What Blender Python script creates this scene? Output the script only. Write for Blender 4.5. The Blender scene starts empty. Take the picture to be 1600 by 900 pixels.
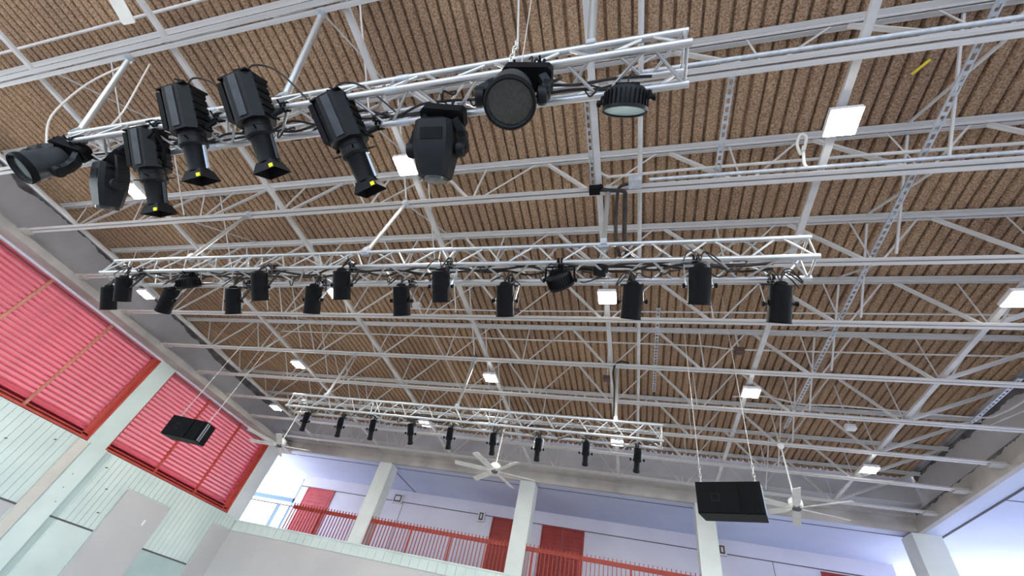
import bpy, bmesh, math, random
from mathutils import Vector, Matrix
random.seed(7)
scene = bpy.context.scene
COL = scene.collection
S = 5.0          # metres per survey unit; camera stands 1.6 m above the hall floor
H0 = 1.6
def u(x, y, z): return Vector((x * S, y * S, z * S + H0))

# ------------------------------------------------------------------ camera
cam_d = bpy.data.cameras.new('camera'); cam = bpy.data.objects.new('camera', cam_d); COL.objects.link(cam)
cam_d.sensor_width = 36.0; cam_d.lens = 36.0 * 645.0 / 1600.0; cam_d.clip_start = 0.05; cam_d.clip_end = 600
RX = (0.95914855, -0.00428901, -0.2828704); RY = (0.20170363, 0.71147321, 0.67314301); RZ = (0.1983676, -0.70270013, 0.68327361)
m = Matrix.Identity(4)
for i, row in enumerate((RX, RY, RZ)):
    m[i][0] = row[0]; m[i][1] = -row[1]; m[i][2] = -row[2]
m[2][3] = H0
cam.matrix_world = m
scene.camera = cam

# ------------------------------------------------------------------ world, sun, exposure
world = bpy.data.worlds.new('sky'); scene.world = world; world.use_nodes = True
wn = world.node_tree; bg = wn.nodes['Background']
sky = wn.nodes.new('ShaderNodeTexSky'); sky.sky_type = 'NISHITA'; sky.sun_disc = False
sky.sun_elevation = math.radians(52); sky.sun_rotation = math.radians(-50); sky.air_density = 1.0; sky.dust_density = 1.5
wn.links.new(sky.outputs[0], bg.inputs[0]); bg.inputs[1].default_value = 1.0
sun_d = bpy.data.lights.new('sun', 'SUN'); sun_d.energy = 6.0; sun_d.angle = 0.009; sun_d.color = (1.0, 0.95, 0.88)
sun = bpy.data.objects.new('sun', sun_d); COL.objects.link(sun)
sun.rotation_euler = Vector((0.55, -0.45, -0.95)).to_track_quat('-Z', 'Y').to_euler()
sun.location = (-30, 30, 40)
scene.view_settings.view_transform = 'Standard'; scene.view_settings.look = 'None'
scene.view_settings.gamma = 1.0; scene.view_settings.use_curve_mapping = False
scene.view_settings.exposure = 0.38
LAMP_STRENGTH = 160.0

# ------------------------------------------------------------------ materials
def lin(c):
    o = []
    for v in c:
        v /= 255.0
        o.append(v / 12.92 if v <= 0.04045 else ((v + 0.055) / 1.055) ** 2.4)
    return (*o, 1.0)
MATS = {}
def mat(name, col, col2=None, rough=0.6, metal=0.0, scale=4.0, bump=0.0, bscale=40.0, detail=6.0, lo=0.35, hi=0.65, spec=0.4, stretch=None):
    M = bpy.data.materials.new(name); M.use_nodes = True; nt = M.node_tree
    b = nt.nodes['Principled BSDF']
    b.inputs['Roughness'].default_value = rough; b.inputs['Metallic'].default_value = metal
    b.inputs['Specular IOR Level'].default_value = spec
    tc = nt.nodes.new('ShaderNodeTexCoord'); src = tc.outputs['Object']
    if stretch:
        mp = nt.nodes.new('ShaderNodeMapping'); mp.inputs['Scale'].default_value = stretch
        nt.links.new(src, mp.inputs[0]); src = mp.outputs[0]
    if col2:
        n = nt.nodes.new('ShaderNodeTexNoise'); n.inputs['Scale'].default_value = scale; n.inputs['Detail'].default_value = detail
        nt.links.new(src, n.inputs['Vector'])
        r = nt.nodes.new('ShaderNodeValToRGB')
        r.color_ramp.elements[0].position = lo; r.color_ramp.elements[1].position = hi
        r.color_ramp.elements[0].color = lin(col); r.color_ramp.elements[1].color = lin(col2)
        nt.links.new(n.outputs['Fac'], r.inputs[0]); nt.links.new(r.outputs[0], b.inputs['Base Color'])
    else:
        b.inputs['Base Color'].default_value = lin(col)
    if bump:
        n2 = nt.nodes.new('ShaderNodeTexNoise'); n2.inputs['Scale'].default_value = bscale; n2.inputs['Detail'].default_value = 8
        nt.links.new(src, n2.inputs['Vector'])
        bp = nt.nodes.new('ShaderNodeBump'); bp.inputs['Strength'].default_value = bump; bp.inputs['Distance'].default_value = 0.02
        nt.links.new(n2.outputs['Fac'], bp.inputs['Height']); nt.links.new(bp.outputs[0], b.inputs['Normal'])
    MATS[name] = M
    return M
mat('painted_steel', (192, 188, 184), (212, 209, 206), rough=0.5, scale=3)
mat('galvanised', (176, 180, 186), (200, 203, 208), rough=0.4, metal=0.3, scale=14)
mat('aluminium', (180, 179, 178), (206, 204, 203), rough=0.36, metal=0.75, scale=9)
mat('concrete_beam', (168, 162, 156), (196, 190, 183), rough=0.85, scale=1.3, bump=0.25, bscale=9)
mat('concrete_dark', (176, 173, 174), (198, 195, 196), rough=0.9, scale=0.8, bump=0.2, bscale=7)
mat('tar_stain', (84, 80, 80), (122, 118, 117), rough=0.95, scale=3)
mat('panel_mint', (196, 208, 203), (212, 222, 217), rough=0.75, scale=0.9, bump=0.1, bscale=14)
mat('panel_mint_dark', (172, 189, 187), (184, 199, 197), rough=0.8, scale=1.2)  # darker tone of the mint panels
mat('panel_beige', (197, 190, 181), (207, 200, 192), rough=0.8, scale=1.5)
mat('board_grey', (186, 182, 182), (196, 192, 191), rough=0.8, scale=0.7)
mat('wall_sky_tint', (210, 207, 220), (222, 219, 231), rough=0.75, scale=0.6, bump=0.06, bscale=12)  # white wall, lavender of the sky bounce mixed into its colour
mat('ceiling_sky_tint', (196, 204, 226), (208, 215, 234), rough=0.8, scale=0.5, bump=0.08, bscale=10)  # blue of the sky bounce put into the ceiling's base colour
mat('joint_dark', (92, 88, 92), rough=0.9)
mat('column_paint', (210, 214, 211), (223, 227, 224), rough=0.7, scale=1.1, bump=0.08, bscale=15)
mat('slat_red', (192, 70, 90), (204, 84, 104), rough=0.34, scale=2.5, spec=0.7)
mat('frame_red', (172, 62, 52), (186, 74, 62), rough=0.5, scale=4)
mat('mullion_tan', (176, 110, 92), (190, 124, 104), rough=0.5, scale=5)
mat('trim_sunlit', (232, 226, 240), rough=0.4)  # sunlight on the louvre head edge put into a pale lilac colour
mat('rail_red', (160, 58, 46), (174, 70, 56), rough=0.5, scale=6)
mat('door_red', (142, 44, 40), (156, 54, 48), rough=0.5, scale=5)
mat('door_pink', (176, 68, 76), (188, 80, 86), rough=0.5, scale=5)
mat('black_metal', (13, 12, 14), (19, 18, 20), rough=0.55, scale=12, spec=0.1)
mat('charcoal_plastic', (19, 19, 21), (25, 25, 27), rough=0.5, scale=14, bump=0.05, bscale=200, spec=0.18)
mat('dark_grey_metal', (46, 48, 51), (56, 58, 61), rough=0.42, scale=9, spec=0.3)
mat('cable_black', (30, 25, 24), (52, 44, 40), rough=0.6, scale=8)
mat('cable_white', (214, 205, 196), rough=0.5)
mat('rope_steel', (214, 208, 200), rough=0.4, metal=0.4)
mat('lens_dark', (38, 40, 38), (52, 54, 50), rough=0.2, scale=40, spec=0.6)
mat('lens_pale', (176, 206, 204), (196, 220, 218), rough=0.15, scale=6, spec=0.6)
mat('lens_blue', (168, 176, 216), (186, 194, 228), rough=0.15, scale=6, spec=0.6)
mat('grille_black', (15, 14, 16), (20, 19, 21), rough=0.8, scale=60, bump=0.2, bscale=400, spec=0.08)
mat('window_bar', (120, 146, 190), rough=0.6)
mat('silver_trim', (178, 186, 196), rough=0.3, metal=0.5)
mat('yellow_tag', (240, 222, 30), rough=0.5)
mat('orange_plug', (226, 120, 36), rough=0.5)
mat('fan_white', (232, 231, 226), rough=0.4)
mat('fan_blade', (205, 202, 196), (216, 213, 207), rough=0.45, scale=4)
mat('box_white', (214, 212, 212), rough=0.5)
mat('box_brown', (96, 74, 68), rough=0.6)
mat('scrap_yellow', (226, 204, 60), rough=0.6)
mat('floor_wood', (188, 180, 168), (202, 195, 184), rough=0.35, scale=2.0, stretch=(6, 0.6, 1))
mat('ground_concrete', (168, 164, 156), (186, 182, 174), rough=0.9, scale=0.4)
mat('gobo_white', (236, 232, 226), rough=0.5)
# sprayed fibre roof insulation
M = mat('roof_fibre', (140, 110, 86), (202, 176, 150), rough=1.0, scale=48, detail=7, lo=0.34, hi=0.68, spec=0.05)
nt = M.node_tree; b = nt.nodes['Principled BSDF']; tc = [n for n in nt.nodes if n.type == 'TEX_COORD'][0]
base = b.inputs['Base Color'].links[0].from_socket
n1 = nt.nodes.new('ShaderNodeTexNoise'); n1.inputs['Scale'].default_value = 0.55; n1.inputs['Detail'].default_value = 4
nt.links.new(tc.outputs['Object'], n1.inputs['Vector'])
r1 = nt.nodes.new('ShaderNodeValToRGB'); r1.color_ramp.elements[0].position = 0.38; r1.color_ramp.elements[1].position = 0.62
r1.color_ramp.elements[0].color = (0.78, 0.74, 0.73, 1); r1.color_ramp.elements[1].color = (1.0, 0.96, 0.90, 1)
nt.links.new(n1.outputs['Fac'], r1.inputs[0])
mx = nt.nodes.new('ShaderNodeMixRGB'); mx.blend_type = 'MULTIPLY'; mx.inputs[0].default_value = 1.0
nt.links.new(base, mx.inputs[1]); nt.links.new(r1.outputs[0], mx.inputs[2])
vz = nt.nodes.new('ShaderNodeTexVoronoi'); vz.inputs['Scale'].default_value = 45
nt.links.new(tc.outputs['Object'], vz.inputs['Vector'])
bp = nt.nodes.new('ShaderNodeBump'); bp.inputs['Strength'].default_value = 0.35; bp.inputs['Distance'].default_value = 0.03
nt.links.new(vz.outputs['Distance'], bp.inputs['Height']); nt.links.new(bp.outputs[0], b.inputs['Normal'])
nt.links.new(mx.outputs[0], b.inputs['Base Color'])
# lit lamp panel
M = bpy.data.materials.new('lamp_panel'); M.use_nodes = True; nt = M.node_tree
for n in list(nt.nodes):
    if n.type == 'BSDF_PRINCIPLED': nt.nodes.remove(n)
em = nt.nodes.new('ShaderNodeEmission'); em.inputs[0].default_value = (1.0, 0.985, 0.93, 1); em.inputs[1].default_value = LAMP_STRENGTH
nt.links.new(em.outputs[0], nt.nodes['Material Output'].inputs[0]); MATS['lamp_panel'] = M

# ------------------------------------------------------------------ mesh helpers
class MB:
    def __init__(s): s.v = []; s.f = []
    def add(s, vs, fs, M=None):
        o = len(s.v)
        s.v += [tuple((M @ Vector(p)) if M else p) for p in vs]
        s.f += [tuple(o + i for i in f) for f in fs]
        return s
    def box(s, c, d, M=None):
        x, y, z = (t / 2 for t in d); cx, cy, cz = c
        vs = [(cx + i * x, cy + j * y, cz + k * z) for i in (-1, 1) for j in (-1, 1) for k in (-1, 1)]
        return s.add(vs, [(0, 1, 3, 2), (4, 6, 7, 5), (0, 4, 5, 1), (2, 3, 7, 6), (0, 2, 6, 4), (1, 5, 7, 3)], M)
    def span(s, a, b, M=None):
        return s.box([(p + q) / 2 for p, q in zip(a, b)], [abs(q - p) for p, q in zip(a, b)], M)
    def lathe(s, prof, n=20, M=None, cap=True):
        vs = []; fs = []
        for r, z in prof:
            for k in range(n):
                t = 2 * math.pi * k / n; vs.append((r * math.cos(t), r * math.sin(t), z))
        for i in range(len(prof) - 1):
            for k in range(n):
                a = i * n + k; b2 = i * n + (k + 1) % n
                fs.append((a, b2, b2 + n, a + n))
        if cap:
            fs.append(tuple(range(n - 1, -1, -1))); fs.append(tuple(range((len(prof) - 1) * n, len(prof) * n)))
        return s.add(vs, fs, M)
    def cyl(s, p0, p1, r0, r1=None, n=12):
        p0 = Vector(p0); p1 = Vector(p1); d = p1 - p0
        M = Matrix.Translation(p0) @ d.to_track_quat('Z', 'Y').to_matrix().to_4x4()
        return s.lathe([(r0, 0), (r0 if r1 is None else r1, d.length)], n, M)
    def prism(s, poly, z0, z1, M=None):
        n = len(poly)
        vs = [(x, y, z0) for x, y in poly] + [(x, y, z1) for x, y in poly]
        fs = [tuple(range(n - 1, -1, -1)), tuple(range(n, 2 * n))]
        fs += [(i, (i + 1) % n, n + (i + 1) % n, n + i) for i in range(n)]
        return s.add(vs, fs, M)
    def tube(s, pts, r, n=7, M=None):
        pts = [Vector(p) for p in pts]; vs = []; fs = []
        up = Vector((0.13, 0.2, 1)).normalized()
        for i, p in enumerate(pts):
            t = (pts[min(i + 1, len(pts) - 1)] - pts[max(i - 1, 0)]).normalized()
            a = t.cross(up)
            if a.length < 1e-3: a = t.cross(Vector((1, 0, 0)))
            a.normalize(); b2 = t.cross(a)
            for k in range(n):
                w = 2 * math.pi * k / n; vs.append(p + a * (r * math.cos(w)) + b2 * (r * math.sin(w)))
        for i in range(len(pts) - 1):
            for k in range(n):
                x = i * n + k; y = i * n + (k + 1) % n
                fs.append((x, y, y + n, x + n))
        fs.append(tuple(range(n - 1, -1, -1))); fs.append(tuple(range((len(pts) - 1) * n, len(pts) * n)))
        return s.add(vs, fs, M)
    def mesh(s, name, material, smooth=True):
        me = bpy.data.meshes.new(name); me.from_pydata([tuple(v) for v in s.v], [], s.f); me.update()
        bm = bmesh.new(); bm.from_mesh(me); bmesh.ops.recalc_face_normals(bm, faces=bm.faces)
        if smooth:
            for f in bm.faces: f.smooth = True
            for e in bm.edges:
                if len(e.link_faces) == 2 and e.calc_face_angle(0) > 0.6: e.smooth = False
        bm.to_mesh(me); bm.free()
        me.materials.append(MATS[material])
        return me
    def build(s, name, material, parent=None, M=None, smooth=True, label=None):
        return put(name, s.mesh(name, material, smooth), parent, M, label)
def put(name, me, parent=None, M=None, label=None):
    o = bpy.data.objects.new(name, me); COL.objects.link(o)
    if parent: o.parent = parent
    if M is not None: o.matrix_local = M
    if label: o['label'] = label
    return o
def smooth_path(pts, k=6):
    pts = [Vector(p) for p in pts]; out = []
    for i in range(len(pts) - 1):
        p0 = pts[max(i - 1, 0)]; p1 = pts[i]; p2 = pts[i + 1]; p3 = pts[min(i + 2, len(pts) - 1)]
        for j in range(k):
            t = j / k
            out.append(0.5 * ((2 * p1) + (p2 - p0) * t + (2 * p0 - 5 * p1 + 4 * p2 - p3) * t * t + (3 * p1 - p0 - 3 * p2 + p3) * t ** 3))
    out.append(pts[-1]); return out
def tag(o, label, cat, group=None, kind=None):
    o['label'] = label; o['category'] = cat
    if group: o['group'] = group
    if kind: o['kind'] = kind
    return o
def thing(name, label, cat, loc=(0, 0, 0), group=None, kind=None):
    o = bpy.data.objects.new(name, None); COL.objects.link(o); o.location = loc; o.empty_display_size = 0.2
    return tag(o, label, cat, group, kind)
def struct(name, mb, material, label, cat='wall', smooth=False, M=None):
    return tag(mb.build(name, material, None, M, smooth), label, cat, kind='structure')
_cache = {}
def unit(kind, material):
    k = (kind, material)
    if k not in _cache:
        b2 = MB()
        if kind == 'cyl': b2.lathe([(1, 0), (1, 1)], 12)
        elif kind == 'box': b2.box((0, 0, 0.5), (1, 1, 1))
        elif kind == 'angle': b2.prism([(0, 0), (1, 0), (1, 0.13), (0.13, 0.13), (0.13, 1), (0, 1)], 0, 1)
        _cache[k] = b2.mesh(kind, material)
    return _cache[k]
def bar(name, p0, p1, w, parent, material, kind='cyl', h=None, xdir=None):
    """a straight member from p0 to p1 (parent's local space); shares unit mesh data"""
    p0 = Vector(p0); p1 = Vector(p1); d = p1 - p0; z = d.normalized()
    if xdir is None: xdir = Vector((0, 0, 1)) if abs(z.z) < 0.9 else Vector((1, 0, 0))
    x = Vector(xdir); x = (x - z * x.dot(z)).normalized(); y = z.cross(x)
    M = Matrix((( x.x * w, y.x * (h or w), z.x * d.length, p0.x), (x.y * w, y.y * (h or w), z.y * d.length, p0.y),
                (x.z * w, y.z * (h or w), z.z * d.length, p0.z), (0, 0, 0, 1)))
    return put(name, unit(kind, material), parent, M)
def aim(d, roll_ref=(1, 0, 0)):
    """rotation taking local -Z to d, local X close to roll_ref"""
    z = -Vector(d).normalized(); x = Vector(roll_ref); x = (x - z * x.dot(z)).normalized(); y = z.cross(x)
    return Matrix(((x.x, y.x, z.x, 0), (x.y, y.y, z.y, 0), (x.z, y.z, z.z, 0), (0, 0, 0, 1)))

# ------------------------------------------------------------------ setting
ZB = 6.6           # joist bottom chord
ZT = 7.58          # top of joist top chord
XL, XR = -13.5, 7.0
YF = 13.75
struct('ground', MB().span((-90, -90, -0.4), (90, 90, -0.06)), 'ground_concrete', 'pale concrete ground around the hall', 'ground')
struct('floor', MB().span((-14.4, -9, -0.05), (16, 17, 0)), 'floor_wood', 'wooden sports floor of the hall', 'floor')

# corrugated roof covered in sprayed fibre: ridges run away from the camera
def make_roof():
    pitch = 0.16; x0, x1, y0, y1 = -13.42, 7.05, -6.0, 13.05
    prof = [(0.0, 0.018), (0.14, 0.005), (0.36, 0.0), (0.58, 0.005), (0.74, 0.018), (0.80, 0.07), (0.93, 0.07)]
    xs = []; n = int((x1 - x0) / pitch)
    for i in range(n):
        dz = random.uniform(0, .012); dx = random.uniform(-.008, .008)
        for t, z in prof: xs.append((x0 + (i + t) * pitch + dx, z + dz))
    rows = 70; vs = []; fs = []
    for j in range(rows + 1):
        y = y0 + (y1 - y0) * j / rows
        for x, z in xs: vs.append((x, y, ZT + z + random.uniform(0, .004)))
    W = len(xs)
    for j in range(rows):
        for i in range(W - 1):
            a = j * W + i; fs.append((a, a + W, a + W + 1, a + 1))
    b2 = MB(); b2.v = vs; b2.f = fs
    me = b2.mesh('ceiling', 'roof_fibre')
    o = tag(put('ceiling', me), 'corrugated roof deck sprayed with brown fibre insulation', 'ceiling', kind='structure')
    MB().span((x0 - .1, y0, ZT + .12), (x1 + .1, y1, ZT + .2)).build('roof_slab', 'concrete_dark', o, smooth=False)
    MB().span((-13.37, y0, ZT - .04), (-13.33, y1, ZT + .0)).build('edge_angle', 'painted_steel', o, smooth=False)
    return o
roof = make_roof()

# left side wall: ribbed mint panels under the louvre windows
wl = struct('wall_left', MB().span((-13.9, -6, 0), (-13.5, 13.75, 3.92)), 'panel_mint', 'pale mint concrete wall below the red louvre windows')
def wl_piece(name, y0, y1, z0, z1, d, material):
    return MB().span((-13.52, y0, z0), (-13.5 + d, y1, z1)).build(name, material, wl, smooth=False)
ZJ = 2.33
def ribs(y0, y1, z0, z1):
    n = max(1, round((y1 - y0) / 0.17)); w = (y1 - y0) / n
    for i in range(n): wl_piece('rib', y0 + i * w + .006, y0 + (i + 1) * w - .006, z0, z1, .02, 'panel_mint')
ribs(2.6, 7.5, ZJ + .02, 3.9)
wl_piece('flat_strip', 7.53, 7.80, 0.3, 3.9, .05, 'panel_beige')
wl_piece('pilaster', 7.82, 8.28, 0.3, 3.92, .09, 'panel_mint')
wl_piece('recess_strip', 8.3, 8.52, 0.3, 3.9, .008, 'panel_mint_dark')
ribs(8.55, 9.5, ZJ + .02, 3.9); ribs(9.5, 11.05, 3.42, 3.9); ribs(11.05, 12.8, ZJ + .02, 3.9); ribs(12.8, 13.6, 3.55, 3.9)
wl_piece('lower_panel', 2.6, 7.5, 0.2, ZJ - .02, .01, 'board_grey')
wl_piece('lower_panel', 8.55, 9.5, 0.2, ZJ - .02, .015, 'panel_mint')
wl_piece('lower_panel', 11.05, 12.8, 0.2, ZJ - .02, .01, 'panel_mint_dark')
wl_piece('joint', 2.6, 9.5, ZJ - .018, ZJ + .018, .02, 'joint_dark')
wl_piece('joint', 11.05, 12.8, ZJ - .018, ZJ + .018, .02, 'joint_dark')
wl_piece('board', 9.53, 11.04, 0.25, 3.38, .07, 'board_grey')
wl_piece('board', 12.82, 13.7, 0.25, 3.52, .06, 'board_grey')
MB().box((-13.42, 10.55, 2.85), (.02, .05, .14)).build('scuff_plate', 'gobo_white', wl)
for (y, z) in ((6.3, 3.3), (7.1, 3.66), (8.0, 3.2), (8.05, 2.9), (8.15, 2.6), (9.0, 3.2), (9.25, 2.7), (8.6, 3.6), (6.7, 2.7)):
    MB().cyl((-13.48, y, z), (-13.40, y, z), .011, n=8).build('bolt', 'joint_dark', wl)

# piers between and beside the louvres, beam above
piers = ((2.25, 2.75), (7.73, 8.245), (13.125, 13.78))
for i, (a, b_) in enumerate(piers):
    struct('column', MB().span((-14.0, a, 3.9), (-13.47, b_, 6.44)), 'panel_mint' if i < 2 else 'column_paint',
           ('pale pier at the near end of the left louvre bay', 'pale mint pier between the two red louvre windows', 'pale corner pier beside the far red louvre')[i], 'column')
bl = struct('beam_left', MB().span((-14.0, -6, 6.43), (-13.03, 13.9, 6.60)), 'concrete_beam', 'pale concrete beam carrying joist ends above the red louvres', 'beam')
struct('wall_upper_left', MB().span((-13.9, -6, 6.6), (-13.36, 13.9, 7.8)), 'concrete_dark', 'dark grey concrete wall strip above the left beam')

def louvre(name, panels, label):
    y0 = panels[0][0]; y1 = panels[-1][1]; z0 = 3.93; z1 = 6.42
    fr = MB()
    fr.span((-13.9, y0, z1 - .03), (-13.54, y1, z1)); fr.span((-13.86, y0, z0), (-13.48, y1, z0 + .05))
    fr.span((-13.86, y0, z0), (-13.5, y0 + .05, z1)); fr.span((-13.86, y1 - .05, z0), (-13.5, y1, z1))
    fr.span((-13.62, y1 - .2, z0), (-13.56, y1 - .02, z1))
    root = tag(fr.build(name, 'frame_red', None, smooth=False), label, 'louvre window', kind='structure')
    MB().span((-13.9, y0, z0 + .03), (-13.86, y1, z0 + .19)).build('leak_board', 'door_red', root, smooth=False)  # added board blocking daylight that leaks below the lowest slat
    MB().span((-13.9, y0, z1 - .16), (-13.87, y1, z1 - .03)).build('leak_board', 'frame_red', root, smooth=False)  # added board closing the sky gap above the top slat
    MB().span((-13.6, y0, z0 + .1), (-13.56, y1, z0 + .13)).build('bottom_rail', 'frame_red', root, smooth=False)
    MB().span((-13.54, y0, z1 - .035), (-13.45, y1, z1 + .02)).build('head_trim', 'trim_sunlit', root, smooth=False)
    for i, (a, b_) in enumerate(panels):
        # rolled inner edge, plate falling outwards
        poly = [(-13.60 + .025 * math.cos(math.radians(t)), .025 * math.sin(math.radians(t))) for t in range(-120, 101, 20)]
        poly += [(-13.73, .026), (-13.86, -.05), (-13.86, -.064), (-13.735, .012), (-13.62, .012)]
        b2 = MB()
        M = Matrix(((1, 0, 0, 0), (0, 0, 1, 0), (0, 1, 0, 0), (0, 0, 0, 1)))
        b2.prism(poly, a, b_, M)
        me = b2.mesh('slat', 'slat_red')
        n = 21
        for k in range(n):
            put('slat', me, root, Matrix.Translation((0, 0, z0 + .21 + k * .1125)))
        if i:
            MB().span((-13.555, a - .03, z0), (-13.5, a + .03, z1)).build('mullion', 'mullion_tan' if name == 'window_1' else 'frame_red', root, smooth=False)
    return root
louvre('window_1', ((2.75, 4.36), (4.36, 6.05), (6.05, 7.73)), 'near red louvre window with tan mullions high on the left wall')
louvre('window_2', ((8.245, 9.88), (9.88, 11.49), (11.49, 13.125)), 'far red louvre window behind the hanging speaker on the left wall')

# far side: beam, upper wall, gallery
struct('beam_far', MB().span((-14.0, YF, 6.52), (7.0, YF + .12, 6.86)).span((-14.0, YF - .25, 6.82), (7.0, YF + .5, 7.0)), 'concrete_beam', 'pale concrete beam across the far gallery openings', 'beam')
struct('wall_upper_far', MB().span((-13.9, YF - .62, 7.0), (7.6, YF + .4, 7.8)), 'concrete_dark', 'dark grey concrete strip above the far gallery beam')
wf = struct('wall_far', MB().span((-13.5, YF - .1, 0), (7.5, YF + .15, 3.84)), 'board_grey', 'smooth grey wall below the gallery railings')
pn = 0; x = -13.4
while x < 7.4:
    w = 0.30
    MB().span((x, YF - .13, 3.55), (x + w - .008, YF - .1, 3.86)).build('rib', 'panel_mint', wf, smooth=False); x += w
MB().span((-13.5, YF - .16, 3.84), (7.5, YF + .17, 3.88)).build('coping', 'panel_mint', wf, smooth=False)
for i, xc in enumerate((-8.70, -3.375, 1.935)):
    c = struct('column', MB().span((xc - .24, YF, 3.84), (xc + .24, YF + .5, 6.53)), 'column_paint',
               ('square gallery column nearest the red louvres', 'square gallery column below the middle ceiling fan', 'square gallery column behind the hanging speaker')[i], 'column')
    MB().span((xc + .24, YF + .02, 3.84), (xc + .27, YF + .5, 6.5)).build('column_side', 'column_paint', c, smooth=False)
c = struct('column', MB().span((6.85, YF, 0), (7.48, YF + .6, 6.5)), 'column_paint', 'broad corner column where the two galleries meet', 'column')
gal = struct('gallery_slab', MB().span((-14.6, YF + .15, 3.45), (16, YF + 6, 3.75)).span((7.4, -6, 3.45), (16, YF + .15, 3.75)), 'wall_sky_tint', 'concrete floor slab of the upper gallery', 'floor')
gc = struct('gallery_ceiling', MB().span((-14.3, YF + .12, 6.54), (16, 16.78, 6.8)).span((7.12, -6, 6.50), (16, YF + .12, 6.8)), 'ceiling_sky_tint', 'pale painted ceiling over the gallery walkway', 'ceiling')
for (a, b_) in (((-13.9, YF + .49, 6.53), (7.0, YF + .52, 6.545)), ((-8.72, YF + .5, 6.53), (-8.69, 16.7, 6.545)), ((7.5, -6, 6.485), (7.545, YF + .5, 6.51)), ((7.5, 11.2, 6.49), (16, 11.215, 6.505)), ((7.5, 8.3, 6.49), (16, 8.315, 6.505))):
    MB().span(a, b_).build('joint', 'joint_dark', gc, smooth=False)
struct('beam_right', MB().span((7.0, -6, 6.50), (7.12, YF + .5, 6.90)), 'concrete_beam', 'pale concrete beam along the right side carrying joist ends', 'beam')
wur = struct('wall_upper_right', MB().span((7.04, -6, 6.9), (7.6, YF + .4, 7.8)), 'concrete_dark', 'dark grey concrete strip above the right beam')
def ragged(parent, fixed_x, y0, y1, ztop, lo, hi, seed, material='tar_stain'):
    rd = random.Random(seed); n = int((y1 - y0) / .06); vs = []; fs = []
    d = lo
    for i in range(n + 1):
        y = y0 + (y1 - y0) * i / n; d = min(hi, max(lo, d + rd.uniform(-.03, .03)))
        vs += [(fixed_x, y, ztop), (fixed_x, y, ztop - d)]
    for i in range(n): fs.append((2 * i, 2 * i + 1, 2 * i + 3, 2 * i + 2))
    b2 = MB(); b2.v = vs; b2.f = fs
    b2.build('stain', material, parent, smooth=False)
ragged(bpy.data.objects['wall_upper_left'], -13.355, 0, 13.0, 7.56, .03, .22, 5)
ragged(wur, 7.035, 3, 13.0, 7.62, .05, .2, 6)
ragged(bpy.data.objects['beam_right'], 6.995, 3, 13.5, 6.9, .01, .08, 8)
# back wall of the gallery, with an opening to daylight at its left end
YB = 16.75
wb = struct('wall_gallery', MB().span((-14.2, YB, 3.7), (7.5, YB + .2, 6.6)), 'wall_sky_tint', 'white back wall of the far gallery')
MB().span((-14.2, YB - .012, 6.10), (7.5, YB, 6.125)).build('joint', 'joint_dark', wb, smooth=False)
MB().span((-14.2, YB - .03, 6.125), (7.5, YB, 6.55)).build('frieze', 'wall_sky_tint', wb, smooth=False)
for xx in (-9.1, -2.0, 4.2): MB().span((xx, YB - .01, 3.75), (xx + .015, YB, 6.1)).build('joint', 'joint_dark', wb, smooth=False)
win = tag(MB().span((-17.6, YB, 5.42), (-14.2, YB + .12, 5.58)).span((-14.95, YB, 3.7), (-14.87, YB + .1, 5.3)).span((-14.28, YB, 3.7), (-14.2, YB + .12, 6.4)).build('window_3', 'window_bar', None, smooth=False),
          'bright open window at the left end of the gallery', 'window', kind='structure')
MB().span((-17.6, YB, 6.36), (-14.2, YB + .12, 6.44)).build('window_head', 'wall_sky_tint', win, smooth=False)
struct('eave', MB().span((-18, YF + .1, 6.56), (-14.2, YB + .4, 6.7)), 'ceiling_sky_tint', 'pale outer eave above the bright gallery window', 'eave')
struct('parapet', MB().span((-17.6, YF + .2, 3.4), (-13.6, YF + .3, 3.75)), 'column_paint', 'low parapet below the bright gallery window', 'wall')

# doors of the gallery
def door(name, x0, x1, top, material, label, leaves=1, louvred=False):
    root = tag(MB().span((x0 - .05, YB - .05, 3.76), (x0, YB, top + .05)).span((x1, YB - .05, 3.76), (x1 + .05, YB, top + .05)).span((x0, YB - .05, top), (x1, YB, top + .05))
               .build(name, material, None, smooth=False), label, 'door', kind='structure')
    w = (x1 - x0) / leaves
    for i in range(leaves):
        l = MB().span((x0 + i * w + .008, YB - .035, 3.78), (x0 + (i + 1) * w - .008, YB - .002, top - .005)).build('leaf', material, root, smooth=False)
        n = 15
        for k in range(n):
            z = 4.0 + k * (top - 4.1) / n
            MB().span((x0 + i * w + .08, YB - .05, z), (x0 + (i + 1) * w - .08, YB - .034, z + .09)).build('slat', material, l, smooth=False)
    return root
door('door_1', -13.75, -12.45, 6.05, 'door_pink', 'pinkish red slatted door beside the bright window')
door('door_2', -5.15, -3.95, 6.05, 'door_red', 'dark red door half hidden by the middle gallery column')
door('door_3', -3.22, -1.78, 6.05, 'door_red', 'dark red double door right of the middle gallery column', leaves=2)
door('door_4', 5.55, 6.8, 6.0, 'door_red', 'dark red door at the right end of the gallery')

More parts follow.
